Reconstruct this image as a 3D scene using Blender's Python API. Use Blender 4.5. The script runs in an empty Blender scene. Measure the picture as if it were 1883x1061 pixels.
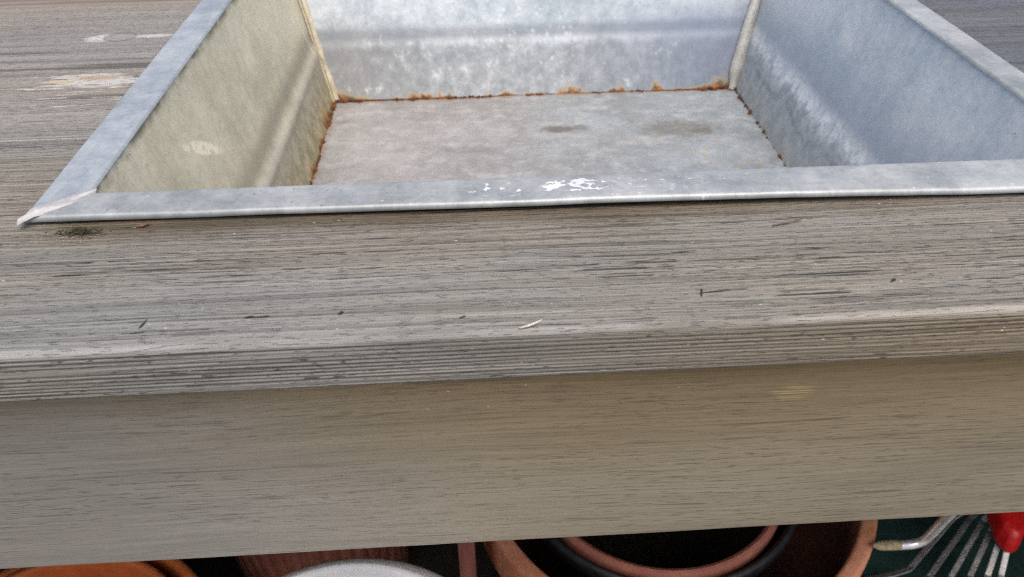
import bpy, math, random
import numpy as np
from mathutils import Matrix, Vector

random.seed(7)
scn = bpy.context.scene
R = math.radians
# ------------------------------------------------------------------ camera, sky, sun, exposure
cd = bpy.data.cameras.new('camera'); cam = bpy.data.objects.new('camera', cd)
scn.collection.objects.link(cam); scn.camera = cam
cam.matrix_world = Matrix(((0.998321, 0.043990, -0.037686, -0.05362),
                           (-0.056577, 0.600967, -0.797269, -0.28895),
                           (-0.012424, 0.798062, 0.602447, 0.16603),
                           (0, 0, 0, 1)))
cd.sensor_width = 36; cd.lens = 28.114; cd.clip_start = 0.01; cd.clip_end = 500
cd.dof.use_dof = True; cd.dof.focus_distance = 0.335; cd.dof.aperture_fstop = 20
world = bpy.data.worlds.new('World'); scn.world = world; world.use_nodes = True
wn = world.node_tree.nodes; bg = wn['Background']
sky = wn.new('ShaderNodeTexSky'); sky.sky_type = 'NISHITA'; sky.sun_disc = False
SUN_EL, SUN_AZ = 68, 165           # azimuth clockwise from +Y
sky.sun_elevation = R(SUN_EL); sky.sun_rotation = R(SUN_AZ)
sky.air_density = 0.8; sky.dust_density = 5.0; sky.ozone_density = 0.8
world.node_tree.links.new(sky.outputs[0], bg.inputs[0]); bg.inputs[1].default_value = 0.15
sd = bpy.data.lights.new('sun', 'SUN'); so = bpy.data.objects.new('sun', sd); scn.collection.objects.link(so)
sd.energy = 1.2; sd.angle = R(60); sd.color = (1.0, 0.93, 0.83)
sdir = Vector((math.sin(R(SUN_AZ)) * math.cos(R(SUN_EL)), math.cos(R(SUN_AZ)) * math.cos(R(SUN_EL)), math.sin(R(SUN_EL))))
so.rotation_euler = sdir.to_track_quat('Z', 'Y').to_euler(); so.location = sdir * 5
vs = scn.view_settings; vs.view_transform = 'Standard'; vs.look = 'None'; vs.gamma = 1; vs.use_curve_mapping = False
vs.exposure = 0.36
scn.cycles.use_denoising = False; scn.cycles.filter_width = 1.25; scn.cycles.use_adaptive_sampling = True; scn.cycles.adaptive_threshold = 0.01
scn.cycles.max_bounces = 6; scn.cycles.diffuse_bounces = 3; scn.cycles.glossy_bounces = 3; scn.cycles.caustics_reflective = False; scn.cycles.caustics_refractive = False

# ------------------------------------------------------------------ noise (numpy)
def _h(ix, iy, seed):
    n = (ix.astype(np.int64) * 374761393 + iy.astype(np.int64) * 668265263 + seed * 1442695041) & 0x7fffffff
    n = ((n ^ (n >> 13)) * 1274126177) & 0x7fffffff
    n = ((n ^ (n >> 15)) * 2246822519) & 0x7fffffff
    return (n & 0xffff) / 65535.0
def vn(x, y, seed=0):
    x, y = np.broadcast_arrays(np.asarray(x, float), np.asarray(y, float))
    ix, iy = np.floor(x), np.floor(y); fx, fy = x - ix, y - iy
    fx = fx * fx * (3 - 2 * fx); fy = fy * fy * (3 - 2 * fy)
    a = _h(ix, iy, seed); b = _h(ix + 1, iy, seed); c = _h(ix, iy + 1, seed); d = _h(ix + 1, iy + 1, seed)
    return (a * (1 - fx) + b * fx) * (1 - fy) + (c * (1 - fx) + d * fx) * fy
def fbm(x, y, o=3, seed=0):
    s = 0; w = 1; t = 0
    for k in range(o):
        s = s + w * vn(np.asarray(x) * 2**k + 17.3 * k, np.asarray(y) * 2**k + 9.1 * k, seed + k); t += w; w *= .5
    return s / t
def sst(e0, e1, x):
    t = np.clip((x - e0) / (e1 - e0), 0, 1); return t * t * (3 - 2 * t)

# ------------------------------------------------------------------ object helpers
def tag(o, label=None, cat=None, group=None, kind=None):
    if label: o['label'] = label
    if cat: o['category'] = cat
    if group: o['group'] = group
    if kind: o['kind'] = kind
    return o
def empty(name, loc, label=None, cat=None, group=None):
    o = bpy.data.objects.new(name, None); o.empty_display_size = .02; scn.collection.objects.link(o)
    o.location = loc; return tag(o, label, cat, group)
def mesh(name, V, F, mat, parent=None, uv=None, attrs=None, smooth=True):
    """V world coordinates (n,3); F list/array of faces; uv (n,2) per vertex"""
    V = np.asarray(V, float).reshape(-1, 3)
    me = bpy.data.meshes.new(name)
    me.from_pydata(V.tolist(), [], [tuple(int(i) for i in f) for f in F] if not isinstance(F, np.ndarray) else F.tolist())
    if uv is not None:
        l = me.uv_layers.new(name='UVMap')
        vi = np.empty(len(me.loops), int); me.loops.foreach_get('vertex_index', vi)
        l.data.foreach_set('uv', np.asarray(uv, float)[vi].ravel())
    for k, a in (attrs or {}).items():
        at = me.attributes.new(k, 'FLOAT', 'POINT'); at.data.foreach_set('value', np.asarray(a, float).ravel())
    if smooth: me.polygons.foreach_set('use_smooth', [True] * len(me.polygons))
    me.materials.append(mat)
    o = bpy.data.objects.new(name, me); scn.collection.objects.link(o)
    if parent is not None:
        o.parent = parent
        if parent.parent is None: o.location = -parent.location          # vertices are given in world space
    return o
def grid_faces(nr, nc, wrap_r=False, wrap_c=False):
    r = np.arange(nr if wrap_r else nr - 1); c = np.arange(nc if wrap_c else nc - 1)
    rr, cc = np.meshgrid(r, c, indexing='ij'); r2 = (rr + 1) % nr; c2 = (cc + 1) % nc
    return np.stack([rr * nc + cc, rr * nc + c2, r2 * nc + c2, r2 * nc + cc], -1).reshape(-1, 4)
def lathe(name, prof, c, mat, parent=None, n=96, wob=0.0, flute=None):
    prof = np.asarray(prof, float); a = np.linspace(0, 2 * np.pi, n, endpoint=False)
    rr = prof[:, :1] * np.ones((1, n))
    if wob: rr = rr * (1 + wob * np.sin(2 * a + 1)[None])
    if flute: rr = rr - flute[1] * (np.cos(a * flute[0])[None] > .35) * flute[2][:, None]
    V = np.stack([c[0] + rr * np.cos(a), c[1] + rr * np.sin(a), prof[:, 1:2] * np.ones((1, n)) + c[2]], -1).reshape(-1, 3)
    F = grid_faces(len(prof), n, wrap_c=True)
    uv = np.stack([np.repeat(a[None], len(prof), 0) * prof[:, :1].max(), prof[:, 1:2] * np.ones((1, n))], -1).reshape(-1, 2)
    return mesh(name, V, F, mat, parent, uv)
def tube(name, pts, rad, mat, parent=None, n=12, flat=1.0, up=(0, 0, 1)):
    P = np.array(pts, float); m = len(P); rad = np.broadcast_to(np.asarray(rad, float), (m,))
    T = np.gradient(P, axis=0); T /= np.linalg.norm(T, axis=1)[:, None]
    S = np.cross(T, np.array(up, float)); S /= np.linalg.norm(S, axis=1)[:, None]; U = np.cross(S, T)
    a = np.linspace(0, 2 * np.pi, n, endpoint=False)
    V = P[:, None] + rad[:, None, None] * (np.cos(a)[None, :, None] * S[:, None] + flat * np.sin(a)[None, :, None] * U[:, None])
    F = grid_faces(m, n, wrap_c=True).tolist() + [list(range(n))[::-1], [(m - 1) * n + i for i in range(n)]]
    s = np.linspace(0, 1, m)
    uv = np.stack([np.repeat(s[:, None], n, 1), np.repeat(a[None], m, 0) / 6.283], -1).reshape(-1, 2)
    return mesh(name, V.reshape(-1, 3), F, mat, parent, uv)
def catmull(pts, k=8):
    P = [np.array(p, float) for p in pts]; P = [2 * P[0] - P[1]] + P + [2 * P[-1] - P[-2]]; out = []
    for i in range(1, len(P) - 2):
        for t in np.linspace(0, 1, k, endpoint=False):
            a, b, c, d = P[i - 1:i + 3]
            out.append(.5 * ((2 * b) + (-a + c) * t + (2 * a - 5 * b + 4 * c - d) * t * t + (-a + 3 * b - 3 * c + d) * t**3))
    return np.array(out + [P[-2]])

# ------------------------------------------------------------------ shader helpers
class N:
    def __init__(s, name):
        s.m = bpy.data.materials.new(name); s.m.use_nodes = True; s.t = s.m.node_tree
        s.b = s.t.nodes['Principled BSDF']; s.out = s.t.nodes['Material Output']
    def _set(s, sock, v):
        if isinstance(v, bpy.types.NodeSocket): s.t.links.new(v, sock)
        elif v is not None:
            if sock.type == 'RGBA' and len(v) == 3: v = (*v, 1)
            sock.default_value = v
    def uv(s): return s.t.nodes.new('ShaderNodeUVMap').outputs[0]
    def pos(s): return s.t.nodes.new('ShaderNodeNewGeometry').outputs['Position']
    def attr(s, n):
        a = s.t.nodes.new('ShaderNodeAttribute'); a.attribute_name = n; return a.outputs['Fac']
    def sep(s, v):
        n = s.t.nodes.new('ShaderNodeSeparateXYZ'); s._set(n.inputs[0], v); return n.outputs
    def comb(s, x, y, z=0.0):
        n = s.t.nodes.new('ShaderNodeCombineXYZ')
        for i, q in enumerate((x, y, z)): s._set(n.inputs[i], q)
        return n.outputs[0]
    def mth(s, op, a, b=None, c=None, clamp=False):
        n = s.t.nodes.new('ShaderNodeMath'); n.operation = op; n.use_clamp = clamp
        for i, q in enumerate((a, b, c)):
            if q is not None: s._set(n.inputs[i], q)
        return n.outputs[0]
    def add(s, a, b): return s.mth('ADD', a, b)
    def mul(s, a, b): return s.mth('MULTIPLY', a, b)
    def vmul(s, v, sc, off=(0, 0, 0)):
        n = s.t.nodes.new('ShaderNodeVectorMath'); n.operation = 'MULTIPLY_ADD'
        s._set(n.inputs[0], v); n.inputs[1].default_value = sc; n.inputs[2].default_value = off; return n.outputs[0]
    def noise(s, v, sc=(1, 1, 1), det=3, rough=.55, off=(0, 0, 0), dist=0.0):
        n = s.t.nodes.new('ShaderNodeTexNoise'); s._set(n.inputs['Vector'], s.vmul(v, sc, off))
        n.inputs['Scale'].default_value = 1; n.inputs['Detail'].default_value = det
        n.inputs['Roughness'].default_value = rough; n.inputs['Distortion'].default_value = dist
        return n.outputs['Fac']
    def voro(s, v, sc, feature='F1', off=(0, 0, 0), rnd=1.0):
        n = s.t.nodes.new('ShaderNodeTexVoronoi'); n.feature = feature; s._set(n.inputs['Vector'], s.vmul(v, sc, off))
        n.inputs['Scale'].default_value = 1; n.inputs['Randomness'].default_value = rnd; return n.outputs['Distance']
    def rng(s, v, a, b, c=0.0, d=1.0):
        n = s.t.nodes.new('ShaderNodeMapRange'); n.interpolation_type = 'SMOOTHSTEP'
        for i, q in enumerate((v, a, b, c, d)): s._set(n.inputs[i], q)
        return n.outputs[0]
    def mix(s, f, a, b, mode='MIX'):
        n = s.t.nodes.new('ShaderNodeMix'); n.data_type = 'RGBA'; n.blend_type = mode; n.clamp_factor = True
        s._set(n.inputs[0], f); s._set(n.inputs[6], a); s._set(n.inputs[7], b); return n.outputs[2]
    def ramp(s, f, stops):
        n = s.t.nodes.new('ShaderNodeValToRGB'); s._set(n.inputs[0], f); e = n.color_ramp.elements
        while len(e) < len(stops): e.new(.5)
        for q, (p, c) in zip(e, stops): q.position = p; q.color = (*c, 1) if len(c) == 3 else c
        return n.outputs[0]
    def bump(s, h, dist, strength=1.0, nrm=None):
        n = s.t.nodes.new('ShaderNodeBump'); s._set(n.inputs['Height'], h); n.inputs['Distance'].default_value = dist
        n.inputs['Strength'].default_value = strength
        if nrm is not None: s._set(n.inputs['Normal'], nrm)
        return n.outputs[0]
    def ell(s, xy, cx, cy, rx, ry, soft=.35, wob=None, ang=None):
        """1 inside an ellipse (xy metric), 0 outside; wob: noise added to the radius"""
        if ang is not None:
            q = s.t.nodes.new('ShaderNodeVectorRotate'); q.rotation_type = 'Z_AXIS'; s._set(q.inputs['Vector'], xy)
            q.inputs['Center'].default_value = (cx, cy, 0); q.inputs['Angle'].default_value = -ang; xy = q.outputs[0]
        d = s.vmul(xy, (1 / rx, 1 / ry, 0), (-cx / rx, -cy / ry, 0))
        n = s.t.nodes.new('ShaderNodeVectorMath'); n.operation = 'LENGTH'; s._set(n.inputs[0], d); r = n.outputs['Value']
        if wob is not None: r = s.add(r, wob)
        return s.rng(r, 1 + soft, 1 - soft)
    def fin(s, col, rough=.7, metal=0.0, nrm=None, spec=.5):
        s._set(s.b.inputs['Base Color'], col); s._set(s.b.inputs['Roughness'], rough); s._set(s.b.inputs['Metallic'], metal)
        s._set(s.b.inputs['Specular IOR Level'], spec)
        if nrm is not None: s._set(s.b.inputs['Normal'], nrm)
        return s.m

def wood_weathered(name, edge=None, left_scuffs=False, tone=1.0, cool=0.0, seed=0.0, tint=None, con=1.0):
    """grey weathered planed timber; uv = metres along / across the grain"""
    n = N(name); uv = n.uv(); o = (seed, seed * 1.7, 0)
    x, v, _ = n.sep(uv)
    warp = n.mul(n.add(n.noise(uv, (5, 22, 1), 2, off=o), -.5), .006)
    w = n.comb(x, n.add(v, warp))
    tonal = n.noise(w, (1.5, 55, 1), 3, .6, o)                       # broad bands along the grain
    fibre = n.noise(w, (5, 980, 1), 2, .7, o)                        # fine continuous fibres
    patch = n.noise(w, (5, 60, 1), 2, .6, (o[0] + 3, o[1] + 8, 0))
    brk = n.noise(w, (85, 420, 1), 1, .5, (o[0] + 9, 2, 0))          # breaks the long checks into pieces
    lin = n.noise(w, (7, 640, 1), 1, .5, (o[0] + 5, 14, 0))         # contour lines of this run along the grain
    crk = n.noise(w, (170, 1250, 1), 1, .5, (o[0] + 11, 4, 0))
    c2 = n.mul(n.rng(n.mth('ABSOLUTE', n.add(lin, -.5)), .030, .012), n.mul(n.rng(brk, .40, .50), n.rng(patch, .42, .60, .10, con)))
    c1 = n.mul(n.rng(crk, .66, .73), n.rng(patch, .44, .62, .08, .8 * con))
    crack = n.mth('MAXIMUM', c1, c2)
    t = n.add(n.mul(tonal, .34), n.add(n.mul(lin, .18 * con), n.add(n.mul(fibre, .62 * con), .40 * (1 - con))))
    col = n.ramp(t, [(.38, (.105 * tone, .102 * tone, .096 * tone)), (.51, (.192 * tone, .186 * tone, .175 * tone)),
                     (.61, (.262 * tone, .254 * tone, .238 * tone)), (.76, (.35 * tone, .34 * tone, .32 * tone))])
    hue = n.noise(uv, (2.2, 14, 1), 3, .6, (o[0] + 20, 2, 0))
    col = n.mix(n.rng(hue, .42, .66, 0, .5), col, n.mix(1.0, col, (1.12, .98, .82), 'MULTIPLY'))
    col = n.mix(n.rng(hue, .48, .30, 0, .5 + cool), col, n.mix(1.0, col, (.90, .98, 1.10), 'MULTIPLY'))
    col = n.mix(1.0, col, tint or (1.005, 1.0, .945), 'MULTIPLY')
    if edge is not None:                                             # planed front edge: y of edge, then the face below it
        e0, e1 = edge
        wl = n.mul(n.add(n.noise(uv, (11, 60, 1), 2, .6, (1, 1, 0)), -.5), .0030)
        ve = n.add(v, wl)
        worn = n.mul(n.rng(ve, e0 + .0006, e0 - .0006), n.rng(ve, e1 - .0002, e1 + .0008))
        worn = n.mul(worn, n.rng(n.noise(uv, (10, 5, 1), 3, .65, (4, 9, 0)), .33, .52))
        wc = n.mix(n.rng(x, -.1, .12), (.34, .34, .33), (.41, .375, .32))
        wc = n.mix(n.mul(n.rng(fibre, .35, .65), .5), wc, (.22, .21, .195))
        crack = n.mul(crack, n.mth('SUBTRACT', 1.0, n.mul(worn, .85)))
        crack = n.mul(crack, n.rng(v, e1 - .001, e1 + .002, .35, 1.0))
        brown = n.mul(n.rng(x, -.12, .10), n.rng(v, e1 + .002, e1 - .004))
        col = n.mix(n.mul(brown, .7), col, n.mix(1.0, col, (1.10, .95, .76), 'MULTIPLY'))
        col = n.mix(n.mul(worn, .9), col, wc)
        # rusty brown dirt stain beside the tray lip, with contact shade painted in
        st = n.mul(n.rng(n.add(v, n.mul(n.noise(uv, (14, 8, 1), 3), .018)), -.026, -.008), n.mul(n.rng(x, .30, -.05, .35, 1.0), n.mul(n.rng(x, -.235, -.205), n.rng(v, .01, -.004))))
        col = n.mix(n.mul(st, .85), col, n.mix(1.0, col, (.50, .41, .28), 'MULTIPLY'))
    dirt = n.attr('groove')
    col = n.mix(n.mul(dirt, .92), col, (.040, .038, .035))
    col = n.mix(n.mul(crack, .92), col, (.034, .032, .030))
    if edge is not None:
        gw = n.mul(n.add(n.noise(uv, (500, 500, 1), 2, .6, (2, 1, 0)), -.5), 1.2)
        for gx, gy, rx, ry, an in ((-.1652, -.0800, .0024, .0006, 1.35), (-.1656, -.0842, .0022, .0004, .1), (-.1008, -.0786, .0012, .0008, .9), (-.1310, -.0785, .0016, .0006, .3), (-.1275, -.0788, .004, .0005, .05), (.0209, -.0765, .0022, .0005, 1.3), (.0260, -.0760, .006, .0005, .1), (.0885, -.0742, .0016, .0006, .6), (-.0605, -.0838, .0012, .0005, .4), (-.2450, -.0280, .012, .0006, .03), (-.2000, -.0500, .007, .0005, 0.0)):
            col = n.mix(n.mul(n.ell(uv, gx, gy, rx, ry, .3, gw, an), .93), col, (.016, .015, .014))
        jn = n.mul(n.rng(n.mth('ABSOLUTE', n.add(n.add(v, warp), -.0618)), .0017, .0007), n.mul(n.rng(n.noise(uv, (30, 200, 1), 3, .6, (1, 5, 0)), .40, .52), n.rng(x, -.20, -.23)))
        col = n.mix(n.mul(jn, .85), col, (.52, .50, .46))
    fl = n.voro(uv, (140, 520, 1), off=(7, 3, 0))                    # pale splinter flecks and grit
    flk = n.mul(n.rng(fl, .085, .05), n.rng(n.noise(uv, (30, 60, 1), 2, .5, (2, 2, 0)), .55, .62))
    col = n.mix(flk, col, (.72, .70, .66))
    if left_scuffs:
        wob = n.mul(n.add(n.noise(w, (40, 300, 1), 3, .65, (3, 3, 0)), -.5), 3.2)
        raw = n.noise(w, (36, 420, 1), 2, .6, (9, 1, 0))
        s1 = n.ell(uv, -.257, .132, .030, .0090, .16, wob)
        s2 = n.mul(n.ell(uv, -.262, .112, .05, .016, .5, wob), n.rng(raw, .60, .66))
        s3 = n.ell(uv, -.272, .198, .012, .0062, .2, n.mul(wob, .6))
        s4 = n.mul(n.ell(uv, -.246, .199, .012, .0030, .3, n.mul(wob, .5)), .9)
        rc = n.mix(n.ell(uv, -.278, .131, .010, .004, .6), (.50, .485, .45), (.50, .42, .28))
        rc = n.mix(n.ell(uv, -.256, .1355, .012, .003, .6), rc, (.40, .31, .22))
        ms = n.mth('MAXIMUM', n.mth('MAXIMUM', s1, s2), n.mth('MAXIMUM', s3, s4))
        col = n.mix(n.mul(ms, .92), col, rc)
        kn = n.ell(uv, -.2640, .1985, .0085, .0062, .2)
        kd = n.ell(uv, -.264, .1985, .0097, .0078, .12)
        col = n.mix(n.mul(n.mth('SUBTRACT', kd, kn, clamp=True), .8), col, (.09, .085, .08))
        col = n.mix(n.mul(kn, .9), col, (.27, .26, .245))
        dk = n.mul(n.ell(uv, -.25, .135, .07, .004, .5, wob), n.rng(raw, .42, .36))
        col = n.mix(n.mul(dk, .9), col, (.06, .045, .035))
    h = n.add(n.mul(fibre, 1.0), n.mul(n.rng(crk, .60, .72), -.6))
    return n.fin(col, n.rng(fibre, .3, .7, .62, .80), 0.0, n.bump(h, .0008, 1.0), .35)

def wood_apron(name):
    n = N(name); uv = n.uv(); x, v, _ = n.sep(uv)
    warp = n.mul(n.add(n.noise(uv, (4, 12, 1), 2), -.5), .012)
    w = n.comb(x, n.add(v, warp))
    tonal = n.noise(w, (2.2, 34, 1), 3, .6)
    fibre = n.noise(w, (14, 900, 1), 2, .65)
    pores = n.noise(w, (130, 1000, 1), 1, .5, (3, 0, 0))
    lin = n.noise(w, (6, 420, 1), 1, .5, (8, 5, 0)); brk = n.noise(w, (60, 400, 1), 1, .5, (1, 2, 0))
    patch = n.noise(w, (6, 30, 1), 2, .6, (1, 4, 0))
    pr = n.mul(n.rng(pores, .58, .72), n.rng(patch, .30, .62, .25, .9))
    ln = n.mul(n.rng(n.mth('ABSOLUTE', n.add(lin, -.5)), .026, .008), n.mul(n.rng(brk, .44, .6), n.rng(patch, .36, .6, .2, .8)))
    pr = n.mth('MAXIMUM', n.mul(pr, .58), n.mul(ln, .85))
    t = n.add(n.mul(tonal, .42), n.add(n.mul(fibre, .46), n.mul(patch, .16)))
    grey = n.ramp(t, [(.36, (.135, .132, .120)), (.52, (.195, .190, .174)), (.70, (.255, .247, .226))])
    olive = n.ramp(t, [(.36, (.130, .098, .048)), (.52, (.200, .154, .080)), (.70, (.270, .215, .122))])
    tan = n.ramp(t, [(.36, (.165, .148, .110)), (.52, (.232, .209, .158)), (.70, (.295, .268, .210))])
    big = n.noise(uv, (3.2, 16, 1), 4, .6, (6, 6, 0))
    tx = n.rng(n.add(x, n.mul(n.add(big, -.5), .16)), -.21, -.03)
    ol = n.mul(tx, n.rng(n.add(v, n.mul(n.add(big, -.5), .06)), -.165, -.110))
    col = n.mix(tx, grey, tan); col = n.mix(n.mul(ol, .68), col, olive)
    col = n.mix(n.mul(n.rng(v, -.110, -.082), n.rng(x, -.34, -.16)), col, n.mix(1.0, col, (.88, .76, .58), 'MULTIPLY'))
    col = n.mix(n.mul(pr, .72), col, n.mix(.5, col, (.05, .042, .028), 'MULTIPLY'))
    col = n.mix(n.mul(pr, .45), col, (.045, .038, .028))
    fl = n.voro(uv, (90, 300, 1), off=(1, 3, 0))
    col = n.mix(n.mul(n.rng(fl, .06, .03), n.rng(big, .5, .58)), col, (.62, .56, .44))
    wob = n.mul(n.add(n.noise(w, (60, 800, 1), 3, .6), -.5), 1.6)    # scraped spot with raw wood
    sp = n.mul(n.ell(uv, .060, -.1050, .0075, .0034, .35, n.mul(wob, 1.4)), n.rng(n.noise(w, (25, 900, 1), 2, .5, (5, 5, 0)), .42, .56))
    col = n.mix(n.mul(sp, .55), col, (.52, .39, .19))
    h = n.add(n.mul(fibre, .4), n.mul(pr, -1.0))
    return n.fin(col, .56, 0.0, n.bump(h, .0004, .7), .4)

def zinc(name, c0, c1, kind, length=.42):
    """galvanised sheet; uv = metres along / metres up from the tray floor (walls) or plan x, y (floor, rim)"""
    n = N(name); uv = n.uv(); x, v, _ = n.sep(uv)
    cloud = n.noise(uv, (9, 9, 1), 5, .6); spang = n.noise(uv, (130, 130, 1), 4, .7, (4, 4, 0))
    mott = n.noise(uv, (38, 38, 1), 4, .65, (8, 1, 0))
    f = n.add(n.mul(cloud, .55), n.add(n.mul(spang, .28), n.mul(mott, .30)))
    col = n.mix(n.rng(f, .42, .72), c0, c1)
    rough = n.rng(mott, .3, .7, .38, .56); metal = .30
    fine = n.noise(uv, (430, 430, 1), 2, .7, (6, 3, 0))
    col = n.mix(n.rng(fine, .52, .72, 0, .34), col, n.mix(1.0, col, (.62, .64, .66), 'MULTIPLY'))
    col = n.mix(n.rng(fine, .46, .28, 0, .30), col, n.mix(1.0, col, (1.28, 1.28, 1.27), 'MULTIPLY'))
    pits = n.mul(n.rng(n.voro(uv, (210, 210, 1)), .16, .08), n.rng(n.noise(uv, (20, 20, 1), 3, .6, (2, 7, 0)), .45, .62))
    h = n.mul(spang, .3)
    if kind in ('back', 'right', 'left'):
        strk = n.noise(uv, (190, 14, 1), 3, .6, (5, 0, 0))
        col = n.mix(n.mul(n.rng(strk, .50, .72), .22), col, n.mix(1.0, col, (.62, .66, .72), 'MULTIPLY'))
        wavy = n.mul(n.add(n.noise(uv, (24, 6, 1), 4, .65, (3, 3, 0)), -.5), .020)
        vv = n.add(v, wavy)
        low = n.rng(vv, .050, .036)
        tide = n.mul(n.rng(vv, .030, .0265), n.rng(vv, .022, .0262))
        band = n.mul(n.rng(v, .056, .049), n.rng(v, .041, .047))
        bl = n.noise(uv, (85, 75, 1), 5, .72, (1, 9, 0))
        rim_d = n.mul(n.rng(v, .114, .119), n.rng(n.noise(uv, (60, 90, 1), 3), .4, .6))
        if kind == 'left':
            col = n.mix(n.mul(low, .65), col, n.mix(n.rng(bl, .42, .62), (.235, .215, .160), (.40, .37, .28)))
            col = n.mix(n.mul(n.rng(v, .036, .008), .75), col, n.mix(n.rng(bl, .4, .6), (.28, .24, .13), (.50, .43, .25)))
            ridge = n.mul(n.rng(v, .044, .041), n.rng(v, .033, .038))
            col = n.mix(n.mul(ridge, .5), col, (.58, .54, .44))  # highlight along the ridge painted in
            wob = n.mul(n.add(n.noise(uv, (160, 160, 1), 4, .7), -.5), 2.0)
            sp = n.mul(n.ell(uv, .110, .086, .021, .0034, .3, n.mul(wob, .5), -.48), n.rng(n.noise(uv, (210, 260, 1), 2, .6), .36, .50))
            col = n.mix(sp, col, (.93, .86, .68))
            col = n.mix(n.mul(rim_d, .9), col, (.20, .165, .09))
            col = n.mix(n.mul(n.mul(n.rng(v, .062, .050), n.rng(v, .041, .048)), .6), col, (.25, .225, .165))
            sc = n.mul(n.ell(uv, .375, .085, .012, .05, .4), n.rng(n.noise(uv, (260, 9, 1), 2, .5, (2, 0, 0)), .60, .66))
            col = n.mix(n.mul(sc, .8), col, (.85, .80, .66))
        elif kind == 'back':
            col = n.mix(n.mul(low, .72), col, n.mix(n.rng(bl, .34, .68), (.21, .225, .24), (.44, .465, .48)))
            col = n.mix(n.mul(band, .55), col, (.17, .185, .21))  # dark band just above the crease
            col = n.mix(n.mul(n.mul(n.rng(x, .22, .38), n.rng(vv, .085, .045)), .70), col, (.19, .235, .33))
            col = n.mix(n.mul(n.mul(n.rng(x, .14, .03), n.rng(vv, .070, .035)), .55), col, (.27, .26, .25))
            wsp = n.mul(n.rng(bl, .56, .72), n.mul(n.rng(vv, .058, .040), n.rng(n.noise(uv, (11, 14, 1), 2, .5, (5, 2, 0)), .42, .60)))
            col = n.mix(n.mul(wsp, .75), col, (.74, .77, .80))
            spr = n.mul(n.ell(uv, .205, .05, .04, .055, .5), n.mul(n.rng(n.voro(uv, (150, 150, 1), off=(2, 5, 0)), .36, .12), n.rng(mott, .35, .6)))
            col = n.mix(n.mul(spr, .55), col, (.76, .79, .82))
        else:
            col = n.mix(n.mul(low, .60), col, n.mix(n.rng(bl, .40, .64), (.22, .25, .29), (.44, .47, .50)))
            col = n.mix(n.mul(n.mul(tide, n.rng(mott, .35, .62)), .55), col, (.17, .20, .20))
            col = n.mix(n.mul(n.mul(n.rng(vv, .026, .010), .75), 1.0), col, n.mix(n.rng(bl, .4, .6), (.34, .38, .38), (.46, .48, .46)))
            v2 = n.add(v, n.mul(wavy, .35)); lime = n.mul(n.mul(n.rng(v2, .055, .046), n.rng(v2, .030, .041)), n.mul(n.rng(bl, .38, .60), n.rng(spang, .36, .56)))
            col = n.mix(n.mul(lime, .9), col, (.78, .81, .84))
            col = n.mix(n.mul(n.mul(n.rng(v2, .092, .056), n.rng(v2, .044, .054)), .50), col, (.23, .29, .39))
        # yellow bleed and rust climbing from the seam with the floor
        hgt = n.add(n.mul(n.rng(n.noise(uv, (24, 16, 1), 4, .75, (7, 7, 0)), .45, .80), .016), .0004)
        if kind == 'back': hgt = n.add(hgt, n.mul(n.mth('MAXIMUM', n.rng(x, .075, .035), n.rng(x, .325, .385)), n.mul(mott, .013)))
        if kind == 'left': hgt = n.add(hgt, n.mul(n.rng(x, .20, .36), n.mul(mott, .013)))
        hal = n.rng(v, n.mul(hgt, 1.5), n.mul(hgt, .5)); ru = n.rng(v, hgt, n.mul(hgt, .25))
        k = {'left': 1.0, 'back': 1.0, 'right': .25}[kind]
        col = n.mix(n.mul(hal, .5 * k), col, (.55, .47, .22))
        col = n.mix(n.mul(n.mul(ru, .95 * k), n.rng(mott, .32, .5)), col, n.mix(n.rng(spang, .4, .6), (.07, .026, .012), (.46, .15, .02)))
        rough = n.mth('MAXIMUM', rough, n.mul(low, .62)); h = n.add(h, n.mul(n.mul(low, bl), .6))
    elif kind == 'floor':
        bl = n.noise(uv, (46, 60, 1), 5, .74, (2, 2, 0)); bl2 = n.noise(uv, (60, 90, 1), 4, .74, (9, 2, 0))
        side = n.rng(n.add(x, n.mul(n.add(cloud, -.5), .3)), -.10, .12)
        col = n.mix(side, n.mix(1.0, col, (.99, .965, .945), 'MULTIPLY'), n.mix(1.0, col, (.86, .97, 1.03), 'MULTIPLY'))  # bluish reflection painted towards the right, pinkish tint on the left
        col = n.mix(n.mul(n.rng(bl, .48, .66), .48), col, (.56, .56, .56))
        col = n.mix(n.mul(n.rng(bl2, .50, .74), .50), col, (.21, .205, .195))
        wob = n.mul(n.add(n.noise(uv, (130, 130, 1), 4, .7), -.5), 2.2)
        for cx, cy, rx, ry, a in ((.0129, .300, .013, .006, .85), (.030, .302, .007, .005, .6), (.112, .294, .030, .014, .6), (.128, .288, .008, .006, .6), (-.060, .27, .02, .006, .35)):
            col = n.mix(n.mul(n.ell(uv, cx, cy, rx, ry, .4, wob), a), col, (.155, .145, .115))
        for cx, cy, rx, ry in ((-.0405, .344, .022, .005), (.10, .277, .06, .03), (.142, .25, .04, .03), (-.03, .288, .006, .004)):
            m = n.mul(n.ell(uv, cx, cy, rx, ry, .5, wob), n.rng(n.noise(uv, (190, 220, 1), 2, .6, (1, 1, 0)), .60, .68))
            col = n.mix(n.mul(m, .75), col, (.46, .29, .09))
        edge = n.mth('MAXIMUM', n.rng(x, -.168, -.1755), n.rng(v, .362, .369))
        col = n.mix(n.mul(edge, n.mul(n.rng(mott, .38, .56), .7)), col, (.30, .17, .07))
        rough = n.rng(bl, .35, .7, .40, .62); h = n.add(h, n.mul(bl, .5))
    elif kind in ('rimf', 'rim'):
        brush = n.noise(uv, (40, 420, 1) if kind == 'rimf' else (420, 40, 1), 3, .6)
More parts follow.
